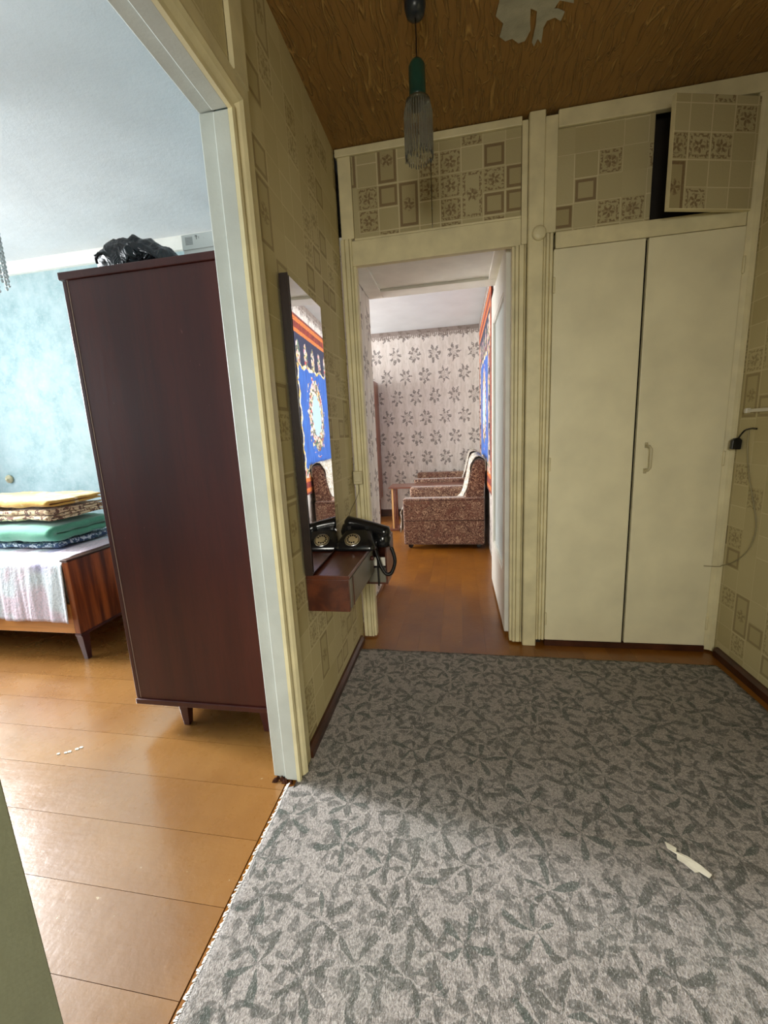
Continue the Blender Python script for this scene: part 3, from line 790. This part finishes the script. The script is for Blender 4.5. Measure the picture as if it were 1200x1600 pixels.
# dial on the sloping front
dial_c = Vector((-.474, 1.742, zt0 + .044)); T = Matrix.Rotation(R(38), 4, 'X')
def tf(m, T, c):
    m.v = [tuple((T @ Vector(v)) + c) for v in m.v]; return m
m = MB(); m.lathe(0, 0, [(.036, 0), (.036, .004), (.033, .006), (.030, .005)], 28)
tf(m, T, dial_c).build('dial', steel, ph, smooth=True)
m = MB(); m.lathe(0, 0, [(.0285, .005), (.027, .0085), (.012, .009)], 24)
dl = tf(m, T, dial_c).build('finger_wheel', MAT('tan_dial', paint((.32, .25, .14), .1), rough=.35), ph, smooth=True)
for k in range(10):
    t = R(30 + k * 30); m = MB(); m.lathe(.0205 * math.cos(t), .0205 * math.sin(t), [(.0042, .0086), (.0042, .0098)], 10)
    tf(m, T, dial_c).build('finger_hole', black_pl, dl)
# cradle
for a in (-.515, -.43): bx('cradle', black_pl, (a, a + .02, 1.815, 1.875, zt0 + .074, zt0 + .094), ph, bevel=.003)
# handset: spine with cups
A = Vector((-.545, 1.865, zt0 + .072)); B = Vector((-.325, 1.835, zt0 + .018))
ax = (B - A).normalized(); up = Vector((0, 0, 1)); up = (up - ax * up.dot(ax)).normalized()
pth = []; rad = []
for k in range(15):
    t = k / 14; arch = math.sin(math.pi * t) * .012 + .020
    pth.append(A + (B - A) * t + up * (arch + .010)); rad.append(.026 + .010 * (abs(2 * t - 1) ** 2) if 0 < k < 14 else .012)
m = MB(); m.tube(pth, rad, 14)
for c, s in ((A, 1), (B, -1)):
    q = c + ax * (s * .028)
    mm = MB(); mm.lathe(0, 0, [(.022, .035), (.036, .018), (.040, -.014), (.035, -.030), (.018, -.034)], 20)
    rot = up.to_track_quat('Z', 'Y').to_matrix().to_4x4()
    tf(mm, rot, q); m.add(mm.v, mm.f)
m.build('handset', black_pl, ph, smooth=True)
# coiled cord: hangs from the right-hand end of the handset and loops back to the body
import itertools
def bez(P, n):
    out = []
    P = [Vector(p) for p in P]
    for s in range(len(P) - 1):
        p0 = P[max(s - 1, 0)]; p1 = P[s]; p2 = P[s + 1]; p3 = P[min(s + 2, len(P) - 1)]
        for k in range(n):
            t = k / n
            out.append(.5 * ((2 * p1) + (p2 - p0) * t + (2 * p0 - 5 * p1 + 4 * p2 - p3) * t * t + (3 * p1 - p0 - 3 * p2 + p3) * t ** 3))
    out.append(P[-1]); return out
cl = bez([(-.330, 1.835, .695), (-.318, 1.835, .672), (-.309, 1.835, .655), (-.300, 1.84, .60), (-.318, 1.84, .545), (-.345, 1.845, .535), (-.368, 1.85, .565), (-.385, 1.85, .62), (-.398, 1.85, .675)], 22)
coil = []; last = Vector((0, 1, 0))
dist = 0
for i, p in enumerate(cl):
    t = (cl[min(i + 1, len(cl) - 1)] - cl[max(i - 1, 0)]).normalized(); a = (last - t * last.dot(t)).normalized(); last = a; b = t.cross(a)
    amp = .0065 if 30 < i < len(cl) - 12 else .001
    for q in range(4):
        ang = (i * 4 + q) * (2 * math.pi / 5.5)
        pp = p.lerp(cl[min(i + 1, len(cl) - 1)], q / 4); coil.append(pp + (a * math.cos(ang) + b * math.sin(ang)) * amp)
MB().tube(coil, .0032, 6).build('coiled_cord', black_pl, ph, smooth=True)
MB().tube(bez([(-.395, 1.866, .69), (-.388, 1.862, .64), (-.389, 1.862, .56), (-.388, 1.862, .468)], 6), .004, 6).build('hanging_cord', black_pl, ph, smooth=True)
# socket box and its thin wire on the back post
so = thing('telephone_socket', (-.545, 2.20, .93), 'small ivory socket box on the post above the telephone', 'socket')
bx('case', ivory, (-.566, -.518, 2.180, 2.2130, .93, 1.0), so, bevel=.004)
bx('cover', ivory, (-.560, -.524, 2.174, 2.1798, .945, .99), so, bevel=.002)
MB().tube(bez([(-.541, 2.186, .932), (-.538, 2.17, .89), (-.545, 2.12, .85), (-.556, 2.05, .81), (-.560, 2.0, .77), (-.552, 1.97, .73), (-.53, 1.93, .715)], 8), .0016, 6).build('wire', wire_m, so, smooth=True)

# ================================================================== RIGHT WALL BITS
rl = thing('coat_rail', (1.27, 2.1, 1.215), 'thin white rail along the right wall beside the cupboard', 'rail')
bx('bar', white_pl, (1.268, 1.2825, 1.30, 2.15, 1.207, 1.222), rl, bevel=.002)
for yy in (1.5, 2.13): bx('clip', white_pl, (1.262, 1.2825, yy - .006, yy + .006, 1.204, 1.226), rl, bevel=.002)
pl = thing('hanging_plug', (1.262, 2.17, 1.05), 'black plug dangling on a short cord by the cupboard stile', 'plug')
MB().prism([(1.240, 1.045), (1.278, 1.042), (1.281, 1.085), (1.268, 1.098), (1.252, 1.094), (1.242, 1.086)], 'y', 2.155, 2.175).build('plug_body', black_pl, pl, bevel=.003)
MB().tube(bez([(1.270, 2.165, 1.096), (1.275, 2.155, 1.115), (1.279, 2.14, 1.13), (1.279, 2.10, 1.137), (1.28, 2.07, 1.135)], 6), .0035, 6).build('cord', black_pl, pl, smooth=True)
MB().tube(bez([(1.279, 2.12, 1.13), (1.279, 2.115, 1.05), (1.2795, 2.09, .94), (1.2795, 2.04, .82), (1.2795, 2.005, .72), (1.2795, 2.02, .63), (1.2795, 2.06, .57), (1.2795, 2.13, .51), (1.272, 2.19, .475), (1.262, 2.194, .468), (1.20, 2.203, .468)], 8), .0022, 6).build('thin_wire', wire_b, pl, smooth=True)

# ================================================================== PENDANT LAMP
LX, LY = -.112, 1.60
lp = thing('pendant_lamp', (LX, LY, H), 'small pendant lamp with green socket cover and clear fringe shade in hall', 'lamp')
MB().lathe(LX, LY, [(.034, H - .002), (.034, H - .030), (.028, H - .048), (.012, H - .056)], 24).build('canopy', dark_l, lp, smooth=True)
MB().tube([(LX, LY, H - .05), (LX + .001, LY, 2.45), (LX, LY, 2.385)], .0022, 6).build('cord', black_pl, lp)
MB().lathe(LX, LY, [(.008, 2.388), (.020, 2.384), (.027, 2.372), (.0275, 2.29), (.0275, 2.275)], 24).build('socket_cover', teal_l, lp, smooth=True)
m = MB(); m.lathe(LX, LY, [(.036, 2.276), (.040, 2.274), (.040, 2.266), (.034, 2.262)], 28); m.build('fringe_ring', MAT('dull_ring', paint((.10, .09, .05), .1), rough=.4, Metallic=.4), lp, smooth=True)
for rr_, nn_, zt_, zb_ in ((.046, 32, 2.268, 2.105), (.030, 16, 2.268, 2.13)):
    for k in range(nn_):
        t = 2 * math.pi * k / nn_ + rr_ * 50; cx, cy = LX + rr_ * math.cos(t), LY + rr_ * math.sin(t)
        zz = zb_ + random.uniform(-.006, .006)
        m = MB(); m.tube([(cx * .86 + LX * .14, cy * .86 + LY * .14, zt_), (cx, cy, zt_ - .03), (cx, cy, zz + .02), (cx, cy, zz)], [.0018, .0026, .0028, .0015], 6)
        m.build('fringe_rod', frin_m, lp, smooth=True)

# ================================================================== BEDROOM
wd = thing('wardrobe', (-1.01, 1.7, 0), 'tall dark mahogany wardrobe seen from its side beyond the doorway', 'wardrobe')
wx0, wx1, wy0, wy1 = -1.362, -.70, 1.36, 2.40
bx('side_panel', ward_m, (wx0 + .018, wx1, wy0, wy0 + .02, .140, 1.780), wd, bevel=.0015)
bx('side_panel', ward_m, (wx0 + .018, wx1, wy1 - .02, wy1, .140, 1.780), wd, bevel=.0015)
bx('back_panel', ward_m, (wx1 - .008, wx1 - .001, wy0 + .02, wy1 - .02, .14, 1.78), wd)
bx('top_board', ward_m, (wx0 - .012, wx1 + .002, wy0 - .008, wy1 + .008, 1.7805, 1.806), wd, bevel=.003)
bx('base_board', ward_m, (wx0 - .004, wx1 + .002, wy0 - .008, wy1 + .006, .116, .1395), wd, bevel=.003)
e = bx('edge_band', MAT('pinkish_edge', paint((.42, .27, .20), .1), rough=.5), (wx0 + .0155, wx0 + .0178, wy0 - .001, wy0 + .004, .142, 1.779), wd)
for a, b in ((wy0 - .002, 1.70), (1.702, 2.05), (2.052, wy1)):
    bx('door', ward_m, (wx0 - .002, wx0 + .014, a, b, .143, 1.778), wd, bevel=.0015)
for lx, ly in ((-1.172, 1.405), (-.80, 1.405), (-1.30, 2.34), (-.80, 2.34)):
    MB().taper(lx, ly, 0, .1155, .013, .013, .023, .020).build('leg', ward_m, wd, bevel=.002)
# bag
bg = thing('black_bag', (-1.115, 1.455, 1.806), 'crumpled black bag lying on top of the wardrobe', 'bag')
def crump(v):
    p = v - Vector((-1.115, 1.455, 1.806))
    d = 1 + .22 * frac(v.x, v.y, v.z, 16, 3) + .14 * frac(v.x, v.y, v.z, 40, 9)
    k = 1 - .30 * max(0, min(1, (p.x + .02) / .17))
    q = Vector((p.x * (1 + .1 * d - .1), p.y * d, p.z * d * k))
    q.z = max(q.z, 0.001); return q + Vector((-1.115, 1.455, 1.806))
MB().ball((-1.115, 1.455, 1.840), (.168, .085, .085), 48, 30, fn=crump).build('body', bag_m, bg, smooth=True)
for s in range(9):
    a0 = random.uniform(-.13, .07); pts2 = []
    for k in range(7):
        t = k / 6; pts2.append((-1.115 + a0 + t * random.uniform(.06, .1), 1.455 - .07 + .02 * math.sin(t * 5 + s), 1.815 + .03 * math.sin(math.pi * t) + .006 * s * (1 - t)))
    MB().tube(pts2, .0045, 6).build('strap', bag_m, bg, smooth=True)
MB().tube(bez([(-.985, 1.43, 1.828), (-.970, 1.425, 1.836), (-.955, 1.42, 1.822), (-.958, 1.42, 1.811)], 6), .003, 6).build('strap', bag_m, bg, smooth=True)
for s in range(4):
    cx = -1.245 + s * .012
    MB().tube(bez([(cx, 1.44, 1.84), (cx - .012, 1.43, 1.862 + .008 * s), (cx + .02, 1.43, 1.885), (cx + .04, 1.44, 1.87)], 5), .006, 6).build('strap', bag_m, bg, smooth=True)
MB().tube(bez([(-1.10, 1.388, 1.812), (-1.07, 1.382, 1.816), (-1.045, 1.385, 1.812), (-1.03, 1.39, 1.810)], 6), .0035, 6).build('zip_edge', steel, bg, smooth=True)
# cardboard box
cb = thing('cardboard_box', (-.925, 1.42, 1.806), 'white printed cardboard box on the wardrobe beside the black bag', 'box')
m = MB(); m.box(-.925, -.72, 1.43, 1.60, 1.8075, 1.897)
m.build('body', box_m, cb, bevel=.001)
m = MB(); m.box(-.926, -.72, 1.4275, 1.4295, 1.852, 1.899); m.build('lid', box_m, cb)
# bed
bd = thing('bed', (-3.1, 2.28, 0), 'wooden bed with striped walnut footboard against the teal wall', 'bed')
bx('footboard', bed_m, (-2.158, -2.12, 1.822, 2.74, .165, .590), bd, bevel=.003)
bx('cap', brown_p, (-2.162, -2.114, 1.816, 2.745, .5905, .602), bd, bevel=.003)
bx('foot_strip', ward_m, (-2.160, -2.116, 1.818, 2.744, .150, .1645), bd, bevel=.003)
bx('headboard', bed_m, (-4.12, -4.08, 1.822, 2.74, .165, .85), bd, bevel=.003)
bx('side_rail', rail_m, (-4.08, -2.159, 1.824, 1.846, .165, .340), bd, bevel=.002)
bx('side_rail', rail_m, (-4.08, -2.159, 2.71, 2.735, .165, .340), bd, bevel=.002)
bx('slat_base', rail_m, (-4.08, -2.159, 1.847, 2.709, .25, .28), bd)
for lx, ly in ((-2.142, 1.850), (-2.142, 2.70), (-4.10, 1.85), (-4.10, 2.70)):
    mtx = MB(); mtx.taper(lx, ly, 0, .149, .014, .014, .022, .024, 0, .006, 0); mtx.build('leg', ward_m, bd, bevel=.002)
# mattress with spread
bx('mattress', pillow_m, (-4.05, -2.175, 1.86, 2.70, .285, .555), None, (-3.1, 2.28, .285), bevel=.04, seg=4)
tag(bpy.data.objects['mattress'], 'mattress hidden under the pale flowered bedspread', 'mattress')
def spr(u, v):
    x = -4.06 + u * (4.06 - 2.163)
    s = v * 1.12          # arc length: front hem -> over the edge -> to the wall
    fold = frac(x * 7, s * 1.2, 0, 1, 2) * .6 + frac(x * 17, s * 2.0, 0, 1, 7) * .4 + .35 * abs(frac(x * 30, s * 2, 1, 1, 4))
    if s < .33:
        h = s / .33; z = .243 + .335 * h + (1 - h) * .012 * frac(x * 4, 0, 0, 1, 11); y = 1.806 + .03 * h + fold * .034 * (1 - h * .55) - .006
    else:
        q = s - .33; y = 1.838 + q * 1.09; z = .590 + min(q, .06) * .25 + .014 * fold
        y = min(y, 2.725)
    return (x, y, z)
m = MB(); m.grid(spr, 190, 70)
sp_o = m.build('bedspread', spread_m, None, (-3.1, 2.28, .59), smooth=True, norm=False)
md = sp_o.modifiers.new('solid', 'SOLIDIFY'); md.thickness = .004; md.offset = 1
tag(sp_o, 'pale pink and lilac flowered bedspread hanging over the bed front', 'bedspread')
# folded blankets: serpentine cross-section in (y,z), extruded along x
def serp(y0, y1, z0, h, layers, t, seed, front_round=True):
    """centre line of a folded cloth with `layers` leaves"""
    P = []; dz = h / layers
    for k in range(layers):
        z = z0 + dz * (k + .5); rng = [i / 14 for i in range(15)]
        if k % 2: rng = rng[::-1]
        for a in rng: P.append((y1 - dz / 2 - (y1 - y0 - dz) * a, z + .006 * frac(a * 5, k, seed, 1, seed)))
        if k < layers - 1:
            cyv = (y0 + dz / 2) if k % 2 == 0 else (y1 - dz / 2); s = -1 if k % 2 == 0 else 1
            for q in range(1, 6):
                t2 = -math.pi / 2 + math.pi * q / 6
                P.append((cyv + s * math.cos(t2) * dz / 2, z + dz / 2 + math.sin(t2) * dz / 2))
    return P
def folded(name, mat, x0, x1, y0, y1, z0, h, layers, seed, label, nx=30, curl=0.0, fill=.92):
    P = serp(y0, y1, z0, h, layers, 0, seed); dz = h / layers; th = dz * fill / 2
    n = len(P); L = []; Rr = []
    for i, (a, b) in enumerate(P):
        p0 = P[max(i - 1, 0)]; p1 = P[min(i + 1, n - 1)]; tx, tz = p1[0] - p0[0], p1[1] - p0[1]; l = math.hypot(tx, tz) or 1
        nx_, nz_ = -tz / l, tx / l; k = th * (1 if 2 < i < n - 3 else .75)
        L.append((a + nx_ * k, b + nz_ * k)); Rr.append((a - nx_ * k, b - nz_ * k))
    loop = L + Rr[::-1]; m = MB(); N = len(loop)
    for j in range(nx + 1):
        x = x0 + (x1 - x0) * j / nx
        e = j / nx
        for i, (a, b) in enumerate(loop):
            w = .016 * frac(x * 6, a * 9, b * 14, 1, seed) + .006 * frac(x * 22, a * 20, b * 30, 1, seed + 4)
            drop = -.018 * max(0, e - .8) / .2 * ((b - z0) / h) * curl
            xx = x + .016 * frac(a * 9, b * 25, 0, 1, seed + 2) * e
            m.v.append((xx, a + w, max(b + w * .7 + drop, z0 + .0005)))
    for j in range(nx):
        for i in range(N):
            i2 = (i + 1) % N; m.f.append((j * N + i, j * N + i2, (j + 1) * N + i2, (j + 1) * N + i)); m.mi.append(0)
    half = len(L)
    for j in (0, nx):
        for i in range(half - 1):
            a, b = i, i + 1; c, d = N - 1 - (i + 1), N - 1 - i
            f = (j * N + a, j * N + b, j * N + c, j * N + d); m.f.append(f if j else f[::-1]); m.mi.append(0)
    o = m.build(name, mat, None, ((x0 + x1) / 2, (y0 + y1) / 2, z0), smooth=True)
    return tag(o, label, 'blanket' if 'quilt' not in name else 'quilt', 'folded bedding on the bed')
folded('folded_quilt', blue_c, -3.25, -2.36, 1.99, 2.42, .618, .034, 1, 1.3, 'thin blue and white printed quilt at the bottom of the bedding stack', fill=.98)
folded('folded_blanket', green_c, -3.25, -2.345, 1.965, 2.41, .664, .108, 2, 4.1, 'thick plain green blanket folded under the patterned blanket', fill=.82, curl=1)
folded('folded_blanket', brn_c, -3.25, -2.365, 1.985, 2.38, .785, .072, 4, 6.6, 'brown and cream patterned blanket folded between green and yellow ones', fill=.74)
folded('folded_blanket', yel_c, -3.25, -2.355, 1.975, 2.39, .868, .056, 2, 8.2, 'mustard yellow blanket folded on top of the bedding stack', fill=.62, curl=1)
m = MB()
def pil(v):
    p = v - Vector((-2.31, 2.52, .70)); return v + Vector((.010 * frac(v.x, v.y, v.z, 12, 1), 0, .010 * frac(v.x, v.y, v.z, 12, 4)))
m.ball((-2.30, 2.58, .715), (.10, .14, .095), 24, 16, fn=pil)
tag(m.build('pillow', pillow_m, None, (-2.30, 2.58, .61), smooth=True), 'small pale pillow between the bedding stack and the footboard', 'pillow')
m = MB(); m.lathe(-3.62, .985, [(.030, 2.7795), (.034, 2.772), (.030, 2.762), (.012, 2.756), (.011, 2.748), (.004, 2.745)], 24, axis='y')
tag(m.build('wall_hook', ivory, None, (-3.62, 2.77, .985), smooth=True), 'round cream knob on the teal wall above the bed', 'hook')
# chandelier at the left edge
ch = thing('chandelier', (-1.985, 1.5, 2.36), 'beaded chandelier hanging from the bedroom ceiling at the left edge', 'chandelier')
CX, CY, CR = -1.985, 1.5, .15
MB().lathe(CX, CY, [(.05, H - .002), (.05, H - .02), (.02, H - .05), (.008, H - .055), (.008, 2.36)], 20).build('stem', gold_m, ch, smooth=True)
m = MB(); 
m.tube([(CX + CR * math.cos(t * math.pi / 16), CY + CR * math.sin(t * math.pi / 16), 2.36) for t in range(33)], .006, 8)
for k in range(3):
    t = k * 2.094; m.tube([(CX, CY, 2.40), (CX + CR * math.cos(t), CY + CR * math.sin(t), 2.36)], .004, 6)
m.build('hoop', gold_m, ch, smooth=True)
bm0 = MB(); bm0.ball((0, 0, 0), (.0055, .0055, .0085), 8, 6)
for k in range(36):
    t = 2 * math.pi * k / 36; m = MB(); cx, cy = CX + CR * math.cos(t), CY + CR * math.sin(t); n = 23 + (k % 2) * 2
    for q in range(n):
        z = 2.345 - q * .0185; m.add([(a + cx, b + cy, c + z) for a, b, c in bm0.v], bm0.f)
    m.build('bead_string', bead_m, ch, smooth=True)

# ================================================================== LIVING ROOM
tp_o = MB().grid(lambda u, v: (.284 + .004 * math.sin(u * 40) * (1 - v) * .6, 3.68 + u * 1.84, .62 + v * 1.755), 80, 40, flip=True)
to = tp_o.build('tapestry', tap_m, None, (0, 0, 0), smooth=True, norm=False)
md = to.modifiers.new('solid', 'SOLIDIFY'); md.thickness = .006; md.offset = -1
tag(to, 'blue floral wall tapestry with red and orange fringe band', 'tapestry')
def armchair(yc, label, w=.39, ah=.532, bh=.565, aw=.13):
    a = thing('armchair', (-.16, yc, 0), label, 'armchair', None)
    y0, y1 = yc - w, yc + w
    def P(x0, x1, ya, yb, z0, z1, name, bev=.03, seg=4): return bx(name, arm_m, (x0, x1, ya, yb, z0, z1), a, bevel=bev, seg=seg)
    P(-.565, .255, y0, y0 + aw, .045, ah, 'armrest', .022); P(-.565, .255, y1 - aw, y1, .045, bh, 'armrest', .035)
    P(-.545, .14, y0 + aw + .003, y1 - aw - .003, .09, .24, 'seat_base', .01)
    P(-.57, .10, y0 + aw + .006, y1 - aw - .006, .243, .40, 'seat_cushion', .04)
    m = MB()
    pr = [(.02, .405), (.085, .62), (.135, .84), (.165, .900), (.215, .915), (.268, .890), (.266, .80), (.256, .62), (.252, .536), (.20, .405)]
    m.prism(pr, 'y', y0 + .03, y1 - .03); m.build('backrest', arm_m, a, bevel=.02, seg=3)
    # seams
    m = MB(); m.tube([(-.567, y0 - .001, .30), (-.3, y0 - .002, .303), (.0, y0 - .002, .300), (.257, y0 - .001, .302)], .0035, 6)
    m.tube([(-.566, y0 + .004, .515), (-.3, y0 - .001, .512), (.0, y0 - .001, .512), (.256, y0 + .003, .514)], .003, 6)
    m.build('seam', MAT('dark_seam_' + str(int(yc * 10)), paint((.05, .018, .012), .1), rough=.9), a, smooth=True)
    for cx, cy in ((-.50, y0 + .06), (.20, y0 + .06), (-.50, y1 - .06), (.20, y1 - .06)):
        m = MB(); m.lathe(cx, .026, [(.012, cy - .014), (.0255, cy - .012), (.0255, cy + .012), (.012, cy + .014)], 16, axis='y'); m.box(cx - .006, cx + .006, cy - .006, cy + .006, .03, .0445)
        m.build('caster', black_pl, a, smooth=False)
    # crochet cover: runs over the backrest front and down the seat front
    prof = [(.268, .78), (.270, .87), (.225, .92), (.175, .915), (.142, .87), (.112, .74), (.076, .60), (.035, .48), (-.06, .425), (-.3, .415), (-.53, .415), (-.580, .395), (-.592, .33), (-.596, .22), (-.594, .16)]
    pc = bez([(p[0], 0, p[1]) for p in prof], 5); npc = len(pc) - 1
    ya, yb = y0 + .036, y1 - .036
    def cov(u, v):
        f = v * npc; i = min(int(f), npc - 1); p = pc[i].lerp(pc[i + 1], f - i)
        ins = 1 if p.z < .60 and p.x > -.56 else 0
        yy = (ya + (yb - ya) * u)
        if p.z < .56 and p.x > -.575: yy = max(y0 + aw + .008, min(y1 - aw - .008, yy))
        return (p.x - .004 + .014 * frac(u * 14, v * 20, yc), yy + .004 * frac(u * 3, v * 12, yc + 4), p.z + .012 * frac(u * 12, v * 26, yc + 2) + .012)
    m = MB(); m.grid(cov, 44, 90, flip=True)
    o = m.build('crochet_cover', lace_m, None, (-.16, yc, .42), smooth=True, norm=False)
    md = o.modifiers.new('solid', 'SOLIDIFY'); md.thickness = .006; md.offset = 0
    tag(o, ('white crochet cover draped over the nearer armchair' if yc < 5 else 'white crochet cover draped over the armchair beyond the table'), 'cover')
    return a
armchair(4.51, 'brown paisley armchair on casters nearest the passage')
armchair(5.575, 'brown paisley armchair behind the table at the far wall', .275, .60, .645, .11)
# table between the armchairs
tb = thing('coffee_table', (-.3, 5.09, 0), 'low polished brown table with pale edged legs between armchairs', 'table')
bx('tabletop', table_m, (-.842, .12, 4.915, 5.275, .533, .553), tb, bevel=.002)
for lx in (-.80, .06):
    for k, ly in enumerate((5.00, 5.19)):
        f = bx('leg', table_m, (lx - .020, lx + .030, ly - .022, ly + .022, .022, .5325), tb)
        bx('edge_band', edge_m, (lx - .016, lx + .004, ly - .0245, ly - .0225, .022, .532), f)
    bx('foot', table_m, (lx - .055, lx + .07, 4.94, 5.25, .001, .0215), tb, bevel=.002)
# wall cupboard at the far left
wc = thing('living_room_cabinet', (-1.3, 5.6, 0), 'tall reddish brown cabinet at the far left of the living room', 'cabinet')
bx('case', cab_m, (-1.95, -1.085, 5.43, 5.87, .30, 1.90), wc, bevel=.003)
for a, b in ((-1.945, -1.519), (-1.516, -1.088)): dd = bx('door', cab_m, (a, b, 5.412, 5.429, .305, 1.895), wc, bevel=.002)
bx('handle', gold_m, (-1.11, -1.10, 5.395, 5.4115, .80, .90), dd)
for lx in (-1.90, -1.14):
    for ly in (5.50, 5.83): MB().taper(lx, ly, 0, .30, .012, .012, .02, .02).build('leg', cab_m, wc)
